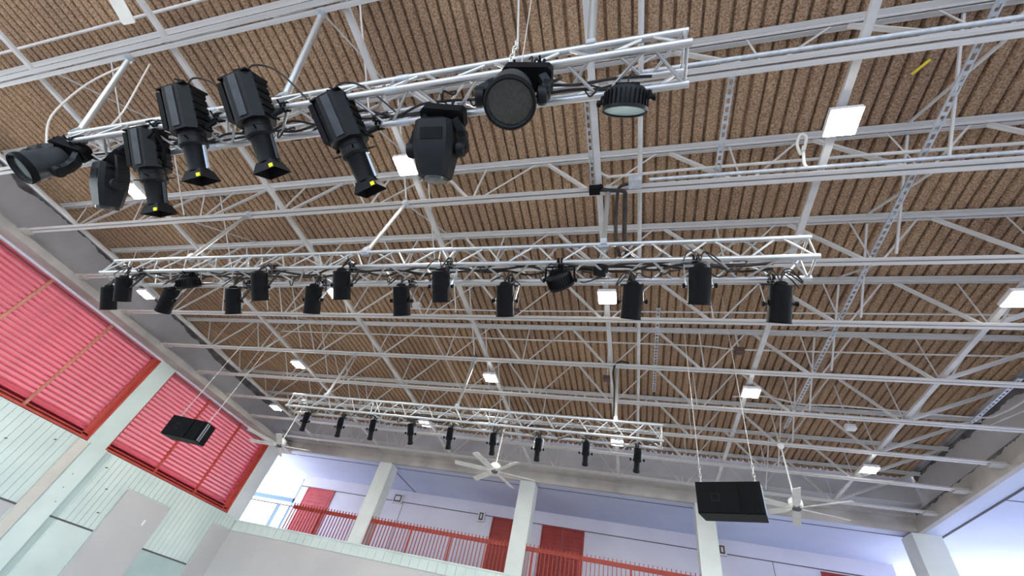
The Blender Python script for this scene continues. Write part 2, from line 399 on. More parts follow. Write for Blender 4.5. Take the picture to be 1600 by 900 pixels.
# ------------------------------------------------------------------ roof joists
JY = [0.44, 1.745, 3.085, 4.46, 5.74, 7.16, 8.53, 9.86, 11.22, 12.65]
JLAB = ['open web roof joist nearest the camera, above the first lighting truss',
        'second open web roof joist, behind the right end of the first truss',
        'third open web roof joist, carrying the poles of the middle lighting truss',
        'fourth open web roof joist, just above the middle lighting truss in view',
        'fifth open web roof joist, just below the row of black par cans in view',
        'sixth open web roof joist, carrying the poles of the far lighting truss',
        'seventh open web roof joist, one behind the far truss poles',
        'eighth open web roof joist, carrying the three ceiling fans',
        'ninth open web roof joist, second from the far wall',
        'tenth open web roof joist, closest to the far gallery wall']
def make_joist(y, label):
    x0, x1 = -13.05, 7.02
    t = thing('roof_joist', label, 'joist', (x0, y, ZB), 'open web roof joists')
    L = x1 - x0; H = ZT - ZB; P = 'painted_steel'
    for s in (1, -1):
        if s > 0:
            bar('bottom_chord', (0, .012, 0), (L, .012, 0), .056, t, P, 'angle', h=.056, xdir=(0, 1, 0))
            bar('top_chord', (0, .012, H - .062), (L, .012, H - .062), .062, t, P, 'box', h=.010, xdir=(0, 0, 1)).location = (0, .012, H - .035)
        else:
            bar('bottom_chord', (L, -.012, 0), (0, -.012, 0), .056, t, P, 'angle', h=.056, xdir=(0, -1, 0))
            bar('top_chord', (0, -.012, H - .062), (L, -.012, H - .062), .062, t, P, 'box', h=.010, xdir=(0, 0, 1)).location = (0, -.012, H - .035)
    for s in (1, -1):
        bar('chord_flange', (0, s * .045, H - .008), (L, s * .045, H - .008), .07, t, P, 'box', h=.014, xdir=(0, 1, 0))
    k0 = -6
    for k in range(-6, 7):
        xt = -3.2 + 1.8 * k - x0; xb = xt + .9
        heavy_r = xt + x0 > -3.3
        for (xa, hv) in ((xb, heavy_r), (xt - .9, not heavy_r)):
            a = Vector((xt + (.09 if xa > xt else -.09), 0, H - .06)); b_ = Vector((xa + (-.1 if xa > xt else .1), 0, .05))
            if xa + x0 < -11.4 or xa + x0 > 5.0 or a.x < .1 or a.x > L - .1: continue
            if hv: bar('web_diagonal', a, b_, .05, t, P, 'angle', h=.04, xdir=(0, 1, 0))
            else: bar('web_diagonal', a, b_, .028, t, P, 'angle', h=.028, xdir=(0, 1, 0))
        if -11.4 < xb + x0 < 5.0:
            bar('web_vertical', (xb, 0, .05), (xb, 0, H - .06), .024, t, P, 'angle', h=.024, xdir=(0, 1, 0))
    bar('web_diagonal', (4.98 - x0, 0, .05), (L - .12, 0, H - .06), .07, t, P, 'angle', h=.05, xdir=(0, 1, 0))
    bar('web_diagonal', (-11.2 - x0, 0, .05), (.1, 0, H - .06), .07, t, P, 'angle', h=.05, xdir=(0, 1, 0))
    for xa in (-.02, L - .3): MB().span((xa, -.09, -.03), (xa + .32, .09, -.002)).build('bearing_plate', 'concrete_beam', t, smooth=False)
    return t
for y, l in zip(JY, JLAB): make_joist(y, l)

# lengthwise bridging strips lying on the bottom chords
XS = [-11.3, -8.6, -5.85, -3.13, -0.45, 2.14, 4.93]
SLAB = ['leftmost lengthwise bridging strip under the roof, nearest the red louvres', 'second lengthwise bridging strip from the left wall', 'third lengthwise bridging strip from the left wall',
        'fourth lengthwise bridging strip, crossing above the middle of the first truss', 'lengthwise bridging strip above the right part of the trusses', 'lengthwise bridging strip through the big square lamp at upper right', 'rightmost lengthwise bridging strip, towards the right beam']
for xx, l in zip(XS, SLAB):
    b2 = MB(); b2.span((xx - .04, -1.5, ZB + .065), (xx + .04, 12.95, ZB + .075)); b2.span((xx + .033, -1.5, ZB + .075), (xx + .04, 12.95, ZB + .11)); b2.span((xx - .04, -1.5, ZB + .075), (xx - .033, 12.95, ZB + .11))
    tag(b2.build('bridging_strip', 'painted_steel', None, smooth=False), l, 'steel strip', 'lengthwise bridging strips')
# thin pipe right beside the strip in the middle
tag(MB().cyl((0.085, .3, ZB + .1), (0.085, 12.9, ZB + .1), .03).build('conduit_pipe', 'painted_steel'), 'straight pale pipe running lengthwise above the right truss ends', 'pipe')

def cross_bridging(x, label, ks=range(9)):
    t = thing('cross_bridging', label, 'bracing', (x, JY[0], ZB), 'cross bridging between joists')
    for k in ks:
        a = JY[k] - JY[0]; b_ = JY[k + 1] - JY[0]; H = ZT - ZB
        bar('brace', (-.02, a + .06, .08), (-.02, b_ - .08, H - .03), .026, t, 'painted_steel', 'angle')
        bar('brace', (.02, a + .08, H - .03), (.02, b_ - .06, .08), .026, t, 'painted_steel', 'angle')
    return t
cross_bridging(3.32, 'line of crossed braces between joists at the right')
cross_bridging(-3.45, 'line of crossed braces between joists above the truss middles')
cross_bridging(-8.2, 'line of crossed braces between joists at the left')

def slotted(x, y0, y1, z, label):
    b2 = MB()
    for s in (-1, 1): b2.span((x + s * .026 - .008, y0, z), (x + s * .026 + .008, y1, z + .02))
    y = y0
    while y < y1:
        b2.span((x - .02, y, z), (x + .02, y + .04, z + .006)); y += .1
    tag(b2.build('slotted_strut', 'galvanised', None, smooth=False), label, 'strut', 'slotted steel struts')
slotted(3.12, 1.3, 9.3, ZB + .12, 'long slotted steel strut crossing the joists at the right')
slotted(1.03, 1.75, 3.1, ZB + .14, 'short slotted strut just right of the pale LED par')
slotted(-.53, 1.75, 3.1, ZB + .14, 'short slotted strut beside the strip right of the big moving head')
slotted(.42, 5.75, 8.5, ZB + .3, 'slotted strut behind the middle truss right end')
slotted(6.0, 7.2, 8.6, ZB + .16, 'short slotted strut near the dark right corner')

# ------------------------------------------------------------------ square LED floodlights
LAMPS = [(2.15, 2.42, 'square floodlight alone at the upper right'), (-3.12, 2.42, 'square floodlight between the profile lights and the hanging moving head'), (-8.62, 2.40, 'square floodlight glowing behind the leftmost profile light'),
         (4.90, 5.13, 'square floodlight at the right edge of the picture'), (-.43, 5.12, 'square floodlight between the two right par cans of the middle truss'), (-5.83, 5.02, 'square floodlight half hidden by a par can on the middle truss'), (-11.32, 5.05, 'square floodlight beside the leftmost par cans'),
         (-8.6, 7.72, 'small floodlight above the left end of the far truss'), (-3.18, 7.80, 'small floodlight above the middle of the far truss'), (2.17, 7.77, 'small floodlight above the hanging black speaker'),
         (-11.28, 10.35, 'small floodlight nearest the far end of the red louvres'), (-5.87, 10.44, 'small floodlight shining through the far truss middle'), (-.42, 10.43, 'small floodlight shining through the right end of the far truss'), (4.96, 10.55, 'small floodlight near the dark far right corner')]
lamp_house = MB().span((-.15, -.15, 0), (.15, .15, .06)).mesh('housing', 'box_white', False)
lamp_lens = MB().span((-.135, -.135, -.012), (.135, .135, -.001)).mesh('lens', 'lamp_panel', False)
fin_me = MB()
for k in range(7): fin_me.span((-.12 + k * .04 - .004, -.12, .06), (-.12 + k * .04 + .004, .12, .1))
fin_me = fin_me.mesh('heat_fins', 'galvanised', False)
for (x, y, l) in LAMPS:
    t = thing('flood_light', l, 'light', (x, y, ZB - .05), 'square LED floodlights')
    put('housing', lamp_house, t); put('lens', lamp_lens, t); put('heat_fins', fin_me, t)
    bar('bracket', (0, -.06, .05), (0, -.06, .13), .05, t, 'galvanised', 'box', h=.01)
    bar('bracket', (0, .06, .05), (0, .06, .13), .05, t, 'galvanised', 'box', h=.01)

# ------------------------------------------------------------------ lighting trusses
TA = 0.14    # half spacing of the main tubes
def make_truss(x0, x1, y, z, label, joints, rm=.026, rb=.0115):
    t = thing('lighting_truss', label, 'truss', (x0, y, z - TA), 'box lighting trusses')
    L = x1 - x0; A = 'aluminium'
    corner = {(-1, 0): (-TA, 0), (1, 0): (TA, 0), (-1, 1): (-TA, 2 * TA), (1, 1): (TA, 2 * TA)}
    for c in corner.values():
        bar('main_tube', (0, c[0], c[1]), (L, c[0], c[1]), rm, t, A)
    faces = [((-TA, 0), (-TA, 2 * TA)), ((TA, 0), (TA, 2 * TA)), ((-TA, 2 * TA), (TA, 2 * TA)), ((-TA, 0), (TA, 0))]
    n = round(L / .62); p = L / n
    for fi, (c0, c1) in enumerate(faces):
        for k in range(n):
            o = .06 + k * p; w = (p - .12)
            a, b_ = (c0, c1) if fi % 2 == 0 else (c1, c0)
            q = p / 2
            bar('brace', (o - .03, a[0], a[1]), (o + q - .06, b_[0], b_[1]), rb, t, A)
            bar('brace', (o + q, b_[0], b_[1]), (o + p - .09, a[0], a[1]), rb, t, A)
    for xe in (.03, L - .03):
        for c0, c1 in faces: bar('end_brace', (xe, c0[0], c0[1]), (xe, c1[0], c1[1]), .0125, t, A)
    for xj in joints:
        for c0, c1 in faces[:2]:
            for dx in (-.1, .1): bar('joint_brace', (xj - x0 + dx * .4, c0[0], c0[1]), (xj - x0 + dx, c1[0], c1[1]), rb, t, A)
        for c in corner.values(): bar('coupler', (xj - x0 - .06, c[0], c[1]), (xj - x0 + .06, c[0], c[1]), rm + .003, t, 'galvanised')
    return t
T1 = make_truss(-6.62, .4, 1.115, 5.175, 'box truss nearest the camera carrying moving heads and profile lights', (-4.3, -2.0), .030, .0135)
T2 = make_truss(-8.2, 1.66, 3.085, 5.13, 'long middle box truss carrying the row of black par cans', (-5.4, -2.2))
T3 = make_truss(-7.42, .475, 7.15, 5.18, 'far box truss carrying small profile spotlights above the gallery', (-5.2, -2.6))
def pole(top, bot, label, r=.029):
    top = Vector(top); bot = Vector(bot)
    t = thing('hanger_pole', label, 'pole', bot, 'truss hanger poles')
    bar('tube', (0, 0, 0), top - bot, r, t, 'aluminium')
    MB().box((0, 0, -.03), (.07, .09, .1)).cyl((-.06, 0, -.06), (.06, 0, -.06), .034).build('tube_clamp', 'galvanised', t)
    d = top - bot
    MB().box((d.x, d.y, d.z - .04), (.07, .1, .1)).build('top_clamp', 'galvanised', t)
for i, x in enumerate((-6.55, -3.4, -.32)):
    who = ('leftmost', 'middle', 'rightmost')[i]
    pole((x, .5, 6.62), (x, .98, 5.38), who + ' white pole hanging the truss nearest the camera', .036)
    pole((x, 3.06, 6.62), (x, 2.96, 5.33), who + ' white pole hanging the middle truss')
    pole((x, 7.16, 6.62), (x, 7.03, 5.38), who + ' white pole hanging the far truss')

# cable runs lying inside the trusses
def cable(name, pts, r, label, material='cable_black', cat='cable', group=None, k=5):
    return tag(MB().tube(smooth_path(pts, k), r).build(name, material), label, cat, group)
def truss_cable(x0, x1, y, z, r, label, seed, amp=.05):
    rd = random.Random(seed); pts = []; x = x0
    while x < x1:
        pts.append((x, y + rd.uniform(-amp, amp), z + rd.uniform(-amp, amp) * .6)); x += .28
    return MB().tube(smooth_path([Vector(p) - label.location for p in pts], 4), r).build('cable', 'cable_black', label)
CB = [thing('cable_bundle', l, 'cables', p, 'cables lying in the trusses') for l, p in (('black power cables lying along the truss nearest the camera', (-3, 1.2, 5.1)), ('black power cables lying along the middle truss', (-3, 3.1, 5.1)), ('black power cables lying along the far truss', (-3, 7.1, 5.1)))]
for k in range(3):
    truss_cable(-6.3, .2, 1.17 + .05 * k, 5.10, .012, CB[0], 10 + k)
    truss_cable(-7.9, 1.5, 3.08 + .05 * k, 5.10, .015, CB[1], 20 + k)
    truss_cable(-7.2, .2, 7.1 + .05 * k, 5.12, .012, CB[2], 30 + k)

for CBi, (x0, x1, y, z, n) in zip(CB, ((-6.3, .1, 1.15, 5.05, 12), (-7.8, 1.4, 3.1, 5.0, 16), (-7.2, .2, 7.15, 5.05, 12))):
    rd = random.Random(n + int(y * 10))
    for k in range(n):
        x = x0 + (x1 - x0) * (k + rd.random()) / n; yy = y + rd.uniform(-.1, .1); w = rd.uniform(.12, .3); h = rd.uniform(.03, .12)
        pts = [(x, yy, z + .06), (x + w * .2, yy + .03, z - h * .5), (x + w * .5, yy + rd.uniform(-.05, .05), z - h * .8), (x + w * .8, yy - .02, z - h * .3), (x + w, yy, z + .07), (x + w * .6, yy + .04, z + .12), (x + w * .2, yy, z + .1)]
        MB().tube(smooth_path([Vector(p) - CBi.location for p in pts], 4), .008, 6).build('cable_loop', 'cable_black', CBi)
# ------------------------------------------------------------------ fixtures
def clamp(t, loc, h):
    """hook clamp around a tube centred at loc, with stem of length h going down"""
    b2 = MB(); x, y, z = loc
    ring = [(x - .02, y + .04 * math.cos(a), z + .04 * math.sin(a)) for a in [math.radians(d) for d in range(-60, 241, 30)]]
    b2.tube(ring, .011); b2.tube([(p[0] + .04, p[1], p[2]) for p in ring], .011)
    b2.box((x, y, z - .045 - h / 2), (.035, .03, h)); b2.cyl((x, y - .03, z - .05), (x, y - .09, z - .05), .008)
    return b2.build('clamp', 'black_metal', t)
def loops(t, p, n, seed, r=.006, s=.1):
    rd = random.Random(seed)
    for k in range(n):
        a = rd.uniform(0, 6.28); q = Vector((math.cos(a) * s * .7, math.sin(a) * s * .5, 0))
        pts = [p, p + Vector((q.x * .4, q.y * .4, s * rd.uniform(.6, 1.1))), p + q + Vector((0, 0, s * rd.uniform(.3, .9))), p + q * 1.6 + Vector((0, .02, s * rd.uniform(-.3, .3)))]
        MB().tube(smooth_path(pts, 5), r, 6).build('cable_loop', 'cable_black', t)

# black par cans on the middle truss
can_body = MB().lathe([(.02, .175), (.092, .174), (.1, .168), (.1, -.165), (.104, -.168), (.104, -.178), (.09, -.178), (.085, -.15), (.02, -.148)], 28).mesh('body', 'black_metal')
can_lens = MB().lathe([(.085, -.150), (.05, -.156), (.01, -.158)], 24).mesh('lens', 'lens_dark')
can_cap = MB().lathe([(.06, .178), (.055, .2), (.03, .215), (.01, .216)], 16).mesh('back_cap', 'black_metal')
can_knob = MB().lathe([(.008, 0), (.008, .02), (.022, .022), (.024, .045), (.01, .05)], 10).mesh('knob', 'black_metal')
def par_can(c, d, ty, label, seed):
    c = Vector(c); tz = 4.99
    t = thing('par_can', label, 'stage light', c, 'black par cans on the middle truss')
    R_ = aim(d)
    b_ = put('body', can_body, t, R_); put('lens', can_lens, b_); put('back_cap', can_cap, t, R_)
    y = MB(); top = tz - c.z - .09
    for s in (-1, 1): y.add([], []).box((s * .116, 0, top / 2), (.006, .03, top + .03))
    y.box((0, 0, top), (.238, .03, .006))
    y.build('yoke', 'dark_grey_metal' if seed % 3 else 'silver_trim', t, smooth=False)
    for s in (-1, 1):
        put('knob', can_knob, t, Matrix.Translation((s * .105, 0, 0)) @ Matrix.Rotation(s * math.pi / 2, 4, 'Y'))
    clamp(t, (0, ty - c.y, tz - c.z), .05)
    p = R_ @ Vector((0, 0, .21))
    loops(t, p, 5, seed, r=.007, s=.16)
CANS = [((-7.942, 3.215, 4.674), (-.05, .7, -.71), 0, 'leftmost black par can on the middle truss'),
        ((-7.222, 2.955, 4.609), (-.09, .69, -.72), 1, 'second black par can from the left, hung higher beside a floodlight'),
        ((-6.615, 3.215, 4.633), (-.40, .56, -.72), 0, 'tilted black par can under the round pale LED par'),
        ((-5.341, 3.215, 4.628), (0, .71, -.70), 0, 'black par can right of the round LED par, hung low'),
        ((-4.682, 2.955, 4.638), (.04, .72, -.69), 1, 'slightly tilted black par can hung high, fifth from the left'),
        ((-4.019, 3.215, 4.66), (-.10, .69, -.72), 0, 'black par can just left of the half hidden floodlight'),
        ((-3.427, 2.955, 4.663), (0, .71, -.70), 1, 'black par can in front of the half hidden floodlight'),
        ((-2.705, 3.215, 4.65), (.02, .72, -.70), 0, 'black par can below the middle of the truss, hung low, left of a higher one'),
        ((-2.082, 2.955, 4.63), (0, .71, -.70), 1, 'black par can hung high at the middle of the truss'),
        ((-1.391, 3.215, 4.659), (0, .71, -.70), 0, 'black par can left of the short tilted LED par'),
        ((-.018, 3.215, 4.653), (-.09, .69, -.72), 0, 'black par can beside the bright floodlight on the right half'),
        ((.594, 2.955, 4.618), (-.04, .70, -.71), 1, 'second black par can from the right, hung high'),
        ((1.312, 3.215, 4.634), (-.05, .70, -.71), 0, 'rightmost black par can at the end of the middle truss')]
for i, (c, d, fr, l) in enumerate(CANS): par_can(c, d, 2.945 if fr else 3.225, l, 40 + i)

# short LED pars with a ring of fins
def led_par(c, d, tube, label, lens, r=.15, seed=1):
    c = Vector(c); tube = Vector(tube)
    t = thing('led_par', label, 'stage light', c, 'short LED par lights'); R_ = aim(d); k = r / .15
    b_ = MB().lathe([(.02 * k, .085), (.12 * k, .08), (.138 * k, .05), (.14 * k, -.05), (.152 * k, -.055), (.152 * k, -.08), (.14 * k, -.08), (.138 * k, -.066), (.02, -.064)], 32).build('body', 'charcoal_plastic', t, R_)
    MB().lathe([(.138 * k, -.067), (.1 * k, -.07), (.01, -.072)], 28).build('lens', lens, b_)
    for j in range(28):
        a = 2 * math.pi * j / 28
        M = Matrix.Rotation(a, 4, 'Z')
        MB().box((.145 * k, 0, .0), (.014, .006, .1), M).build('fin', 'black_metal', b_)
    MB().box((0, .02, .1), (.16 * k, .1, .04)).build('rear_box', 'black_metal', t, R_)
    top = tube - c; up = Vector((0, 0, 1))
    y = MB()
    for s in (-1, 1): y.cyl((s * (r + .02), 0, 0), (s * (r + .015), top.y * .7, top.z * .75), .012, n=6)
    y.cyl((-r - .015, top.y * .7, top.z * .75), (r + .015, top.y * .7, top.z * .75), .012, n=6)
    y.build('yoke', 'black_metal', t)
    for s in (-1, 1): put('knob', can_knob, t, Matrix.Translation((s * r, 0, 0)) @ Matrix.Rotation(s * math.pi / 2, 4, 'Y'))
    clamp(t, tuple(top), max(.03, top.z * .25 - .02))
    loops(t, R_ @ Vector((0, 0, .1)), 4, seed, s=.13)
led_par((-.05, 1.23, 4.80), (-.12, .80, -.60), (-.05, 1.255, 5.03), 'short LED par with pale glass under the right end of the nearest truss', 'lens_pale', .162, 71)
led_par((-.77, 3.06, 4.82), (.30, .85, -.42), (-.77, 2.945, 4.99), 'short tilted LED par seen from behind on the middle truss', 'lens_dark', .14, 72)
led_par((-6.32, 3.09, 4.88), (.1, .78, -.62), (-6.32, 3.0, 4.99), 'round LED par with bluish lens near the left end of the middle truss', 'lens_blue', .15, 73)
t = thing('sensor_box', 'small dark box clamped inside the middle truss above a floodlight', 'box', (-.345, 3.11, 5.03))
MB().box((0, 0, 0), (.13, .09, .11), Matrix.Rotation(.3, 4, 'Y')).build('case', 'charcoal_plastic', t)
MB().cyl((0, 0, 0), (.1, .1, .05), .01).build('arm', 'galvanised', t)

# LED profile spotlights on the nearest truss
def profile_light(c, d, label, seed):
    """local -Z is the beam; body length about 0.9 m"""
    c = Vector(c)
    t = thing('profile_spotlight', label, 'stage light', c, 'large profile spotlights on the nearest truss'); R_ = aim(d, (1, .25, 0))
    h = .15; ch = .07
    octo = [(-h, -h + ch), (-h + ch, -h), (h - ch, -h), (h, -h + ch), (h, h - ch), (h - ch, h), (-h + ch, h), (-h, h - ch)]
    b_ = MB(); b_.prism(octo, .0, .42)
    house = b_.build('housing', 'charcoal_plastic', t, R_, smooth=False)
    # facets: raised panels with a lighter face
    MB().box((.0, -h - .004, .22), (.075, .01, .38)).build('side_panel', 'dark_grey_metal', house, smooth=False)
    MB().box((-h - .022, .0, .24), (.05, .2, .36)).build('power_box', 'black_metal', house, smooth=False)
    for k in range(5): MB().box((h + .004, 0, .06 + k * .075), (.02, .16, .055)).build('heat_fin', 'black_metal', house, smooth=False)
    MB().box((0, 0, .425), (.29, .29, .014)).build('rear_plate', 'black_metal', house, smooth=False)
    MB().lathe([(.115, .0), (.115, -.05), (.122, -.06), (.122, -.12), (.105, -.14)], 20).build('shutter_barrel', 'charcoal_plastic', t, R_)
    for a in range(4):
        M = R_ @ Matrix.Rotation(a * math.pi / 2 + .4, 4, 'Z')
        MB().box((.15, 0, -.09), (.08, .014, .008)).build('shutter_handle', 'black_metal', t, M)
    MB().lathe([(.102, -.13), (.096, -.16), (.088, -.36), (.094, -.37), (.094, -.385)], 20).build('lens_tube', 'black_metal', t, R_)
    MB().cyl((.1, 0, -.14), (.094, 0, -.37), .017, n=8).build('focus_rail', 'silver_trim' if seed % 2 else 'dark_grey_metal', t, R_)
    f = MB()
    for a in range(4):
        M = Matrix.Rotation(a * math.pi / 2, 4, 'Z')
        f.add([(-.08, .08, -.375), (.08, .08, -.375), (.115, .115, -.475), (-.115, .115, -.475), (-.074, .074, -.375), (.074, .074, -.375), (.109, .109, -.475), (-.109, .109, -.475)],
              [(0, 1, 2, 3), (7, 6, 5, 4), (0, 4, 5, 1), (1, 5, 6, 2), (2, 6, 7, 3), (3, 7, 4, 0)], M)
    f.build('gel_frame', 'black_metal', t, R_, smooth=False)
    MB().box((.08, -.118, -.455), (.035, .012, .032)).build('tag', 'yellow_tag', t, R_)
    MB().lathe([(.08, -.37), (.01, -.372)], 16).build('lens', 'lens_dark', t, R_)
    # yoke and clamp up to the front lower tube
    side = R_ @ Vector((.16, 0, .02)); tube = Vector((c.x + .2, .975, 5.035)) - c
    if seed % 4 == 3: tube = Vector((c.x + .22, 1.255, 5.035)) - c
    y = MB(); mid = side + (tube - side) * .5 + Vector((.03, 0, 0))
    y.tube([side, mid, tube - Vector((0, 0, .05))], .02, 8); y.tube([-side, -side + (tube - side) * .6, tube - Vector((0, 0, .05))], .013, 8)
    y.build('yoke', 'black_metal', t)
    clamp(t, tuple(tube), .03)
    MB().cyl(side, side + Vector((.08, .03, -.02)), .012, n=8).build('knob', 'black_metal', t)
    loops(t, R_ @ Vector((-.06, 0, .43)), 6, seed, r=.008, s=.17)
    MB().tube(smooth_path([R_ @ Vector((0, .03, .43)), R_ @ Vector((.1, .05, .56)), R_ @ Vector((.3, .1, .45)), tube + Vector((.25, .02, .05))], 6), .009, 6).build('cable', 'cable_black', t)
PROF = [((-5.01, 1.33, 4.79), (.14, .73, -.67), 'profile spotlight with yellow tag, leftmost and lowest, beside a lit floodlight'),
        ((-4.16, 1.02, 4.81), (.20, .74, -.65), 'second profile spotlight from the left, hanging nearly upright'),
        ((-3.34, 1.02, 4.81), (.29, .74, -.61), 'third profile spotlight from the left, highest on the nearest truss'),
        ((-2.47, 1.30, 4.81), (.37, .74, -.56), 'rightmost profile spotlight, leaning most, with yellow tag')]
for i, (c, d, l) in enumerate(PROF): profile_light(c, d, l, 80 + i)

# moving heads
def moving_head(base_c, yaw, head_c, d, r, ln, label, seed, lens='lens_dark', rect=False, tube_y=1.255):
    base_c = Vector(base_c); head_c = Vector(head_c)
    t = thing('moving_head', label, 'stage light', base_c, 'moving head lights on the nearest truss')
    Rz = Matrix.Rotation(yaw, 4, 'Z')
    b_ = MB(); poly = [(-.19, -.06), (-.16, -.09), (.16, -.09), (.19, -.06), (.19, .06), (.16, .09), (-.16, .09), (-.19, .06)]
    b_.prism(poly, -.05, .06); b_.prism([(x * .9, y * .85) for x, y in poly], .06, .085)
    base = b_.build('base', 'black_metal', t, Rz, smooth=False)
    for k in range(3): MB().cyl((-.1 + k * .1, .03, .08), (-.1 + k * .1, .03, .13), .018, n=8).build('socket', 'black_metal' if k else 'orange_plug', base)
    hl = head_c - base_c; dv = Vector(d).normalized()
    ax = Rz @ Vector((1, 0, 0)); w = r + .045
    ax = (ax - dv * ax.dot(dv)).normalized()
    y = MB()
    for s in (-1, 1):
        p0 = Rz @ Vector((s * .13, 0, -.05)); p1 = hl + ax * (s * w)
        mid = Vector((p1.x, p1.y, p0.z * .4 + p1.z * .6)) + ax * (s * .015)
        M0 = []
        b2 = MB()
        pts = [p0, p0 * .5 + mid * .5 + ax * (s * .02), mid, p1]
        for i_ in range(3):
            a, c_ = Vector(pts[i_]), Vector(pts[i_ + 1]); z = (c_ - a).normalized(); xx = (ax - z * ax.dot(z)).normalized(); yy = z.cross(xx)
            Mx = Matrix(((xx.x, yy.x, z.x, a.x), (xx.y, yy.y, z.y, a.y), (xx.z, yy.z, z.z, a.z), (0, 0, 0, 1)))
            b2.prism([(-.03, -.05), (.03, -.05), (.035, .0), (.03, .05), (-.03, .05), (-.035, 0)], -.02, (c_ - a).length + .03, Mx)
        b2.lathe([(.065, -.03), (.07, 0), (.06, .03)], 14, Matrix.Translation(p1) @ ax.to_track_quat('Z', 'Y').to_matrix().to_4x4())
        b2.build('yoke_arm', 'charcoal_plastic', t, smooth=True)
    y.v or None
    R_ = Matrix.Translation(hl) @ aim(dv, ax)
    if rect:
        h = MB(); o = [(-r, -r * .55), (-r * .75, -r * .8), (r * .75, -r * .8), (r, -r * .55), (r, r * .55), (r * .75, r * .8), (-r * .75, r * .8), (-r, r * .55)]
        n = len(o); vs = []
        lv = [(.62, ln * .52), (.92, ln * .46), (1.0, ln * .25), (1.0, -ln * .05), (.9, -ln * .22), (.8, -ln * .40), (.72, -ln * .5)]
        for sc, z in lv: vs += [(x * sc, y2 * sc, z) for x, y2 in o]
        fs = [tuple(range(n)), tuple(range((len(lv) - 1) * n, len(lv) * n))]
        for i_ in range(len(lv) - 1): fs += [(i_ * n + k, i_ * n + (k + 1) % n, (i_ + 1) * n + (k + 1) % n, (i_ + 1) * n + k) for k in range(n)]
        h.add(vs, fs); head = h.build('head', 'charcoal_plastic', t, R_, smooth=True)
        MB().box((0, r * .8 + .002, ln * .2), (r * 1.2, .008, ln * .16)).build('vent', 'black_metal', head)
        MB().lathe([(r * .62, -ln * .5), (r * .6, -ln * .56), (r * .5, -ln * .56), (.01, -ln * .54)], 24).build('lens', lens, head)
        MB().box((0, -r * .8, ln * .2), (r * 1.1, .01, ln * .2)).build('vent', 'black_metal', head)
    else:
        head = MB().lathe([(r * .45, ln * .5), (r * .75, ln * .46), (r * .86, ln * .36), (r * .9, 0), (r * .97, -ln * .32), (r, -ln * .36), (r, -ln * .48), (r * .95, -ln * .5), (r * .88, -ln * .5), (r * .86, -ln * .42), (.01, -ln * .42)], 40).build('head', 'dark_grey_metal', t, R_)
        MB().lathe([(r * .86, -ln * .425), (r * .5, -ln * .45), (.01, -ln * .455)], 36).build('lens', lens, head)
        MB().lathe([(r * 1.012, -ln * .36), (r * 1.02, -ln * .48), (r * .95, -ln * .52), (r * .89, -ln * .5)], 40, cap=False).build('front_ring', 'black_metal', head)
        for k in range(12):
            a = math.radians(60 + k * 6)
            MB().box((r * .93 * math.cos(a), r * .93 * math.sin(a), -ln * .1), (.012, .012, .02), None).build('vent', 'black_metal', head)
    for s in (-.1, .1):
        tl = Rz @ Vector((s, 0, 0)); clamp(t, (tl.x, tube_y - base_c.y, 5.035 - base_c.z), max(.02, 5.035 - base_c.z - .13))
    loops(t, Vector((0, 0, .1)), 5, seed, r=.007, s=.15)
    return t
moving_head((-.77, 1.0, 4.9), .15, (-.86, 1.04, 4.66), (.16, -.02, -1), .185, .32, 'large round moving head facing down in the middle of the nearest truss', 91, tube_y=.975)
moving_head((-6.25, 1.05, 4.98), .5, (-6.33, 1.06, 4.70), (-.12, -.22, -1), .17, .42, 'grey moving head wash light at the far left end of the nearest truss', 92, tube_y=.975)
moving_head((-5.5, 1.2, 4.9), -.3, (-5.78, 1.42, 4.76), (-.1, .69, -.70), .17, .5, 'dark moving head hanging behind the leftmost profile spotlight', 93, rect=True)
moving_head((-1.55, 1.22, 4.92), .2, (-1.61, 1.40, 4.70), (-.03, .70, -.70), .17, .48, 'black moving head seen from behind, right of the profile spotlights', 94, rect=True)

# small profile spotlights on the far truss
sp_body = MB().lathe([(.03, .2), (.055, .19), (.062, .17), (.062, .02), (.07, .01), (.07, -.02), (.05, -.03)], 18).mesh('body', 'black_metal')
sp_tube = MB().lathe([(.048, -.02), (.048, -.17), (.056, -.175), (.056, -.21), (.045, -.21), (.042, -.19), (.01, -.19)], 18).mesh('lens_tube', 'charcoal_plastic')
def small_spot(c, d, label, seed):
    c = Vector(c)
    t = thing('spotlight', label, 'stage light', c, 'small profile spotlights on the far truss'); R_ = aim(d)
    put('body', sp_body, t, R_); put('lens_tube', sp_tube, t, R_)
    top = 5.04 - c.z - .07
    y = MB()
    for s in (-1, 1): y.box((s * .082, 0, top / 2), (.008, .025, top + .02))
    y.box((0, 0, top), (.17, .025, .006)); y.build('yoke', 'silver_trim', t, smooth=False)
    for s in (-1, 1): put('knob', can_knob, t, Matrix.Translation((s * .075, 0, 0)) @ Matrix.Rotation(s * math.pi / 2, 4, 'Y'))
    clamp(t, (0, 7.29 - c.y, 5.04 - c.z), .03)
    loops(t, R_ @ Vector((0, 0, .2)), 2, seed, s=.1)
order = ('leftmost', 'second from the left', 'third from the left', 'fourth from the left', 'middle', 'fourth from the right', 'third from the right', 'second from the right', 'rightmost')
SP = [((-6.952, 7.28, 4.845), (-.32, .61, -.73)), ((-6.025, 7.28, 4.80), (-.23, .64, -.73)), ((-5.238, 7.28, 4.82), (-.19, .66, -.73)), ((-4.332, 7.28, 4.82), (-.03, .71, -.71)), ((-3.477, 7.28, 4.815), (-.12, .68, -.72)),
      ((-2.577, 7.28, 4.80), (-.09, .69, -.72)), ((-1.7, 7.28, 4.785), (-.11, .68, -.72)), ((-.832, 7.28, 4.80), (-.06, .70, -.71)), ((.043, 7.28, 4.785), (-.08, .69, -.72))]
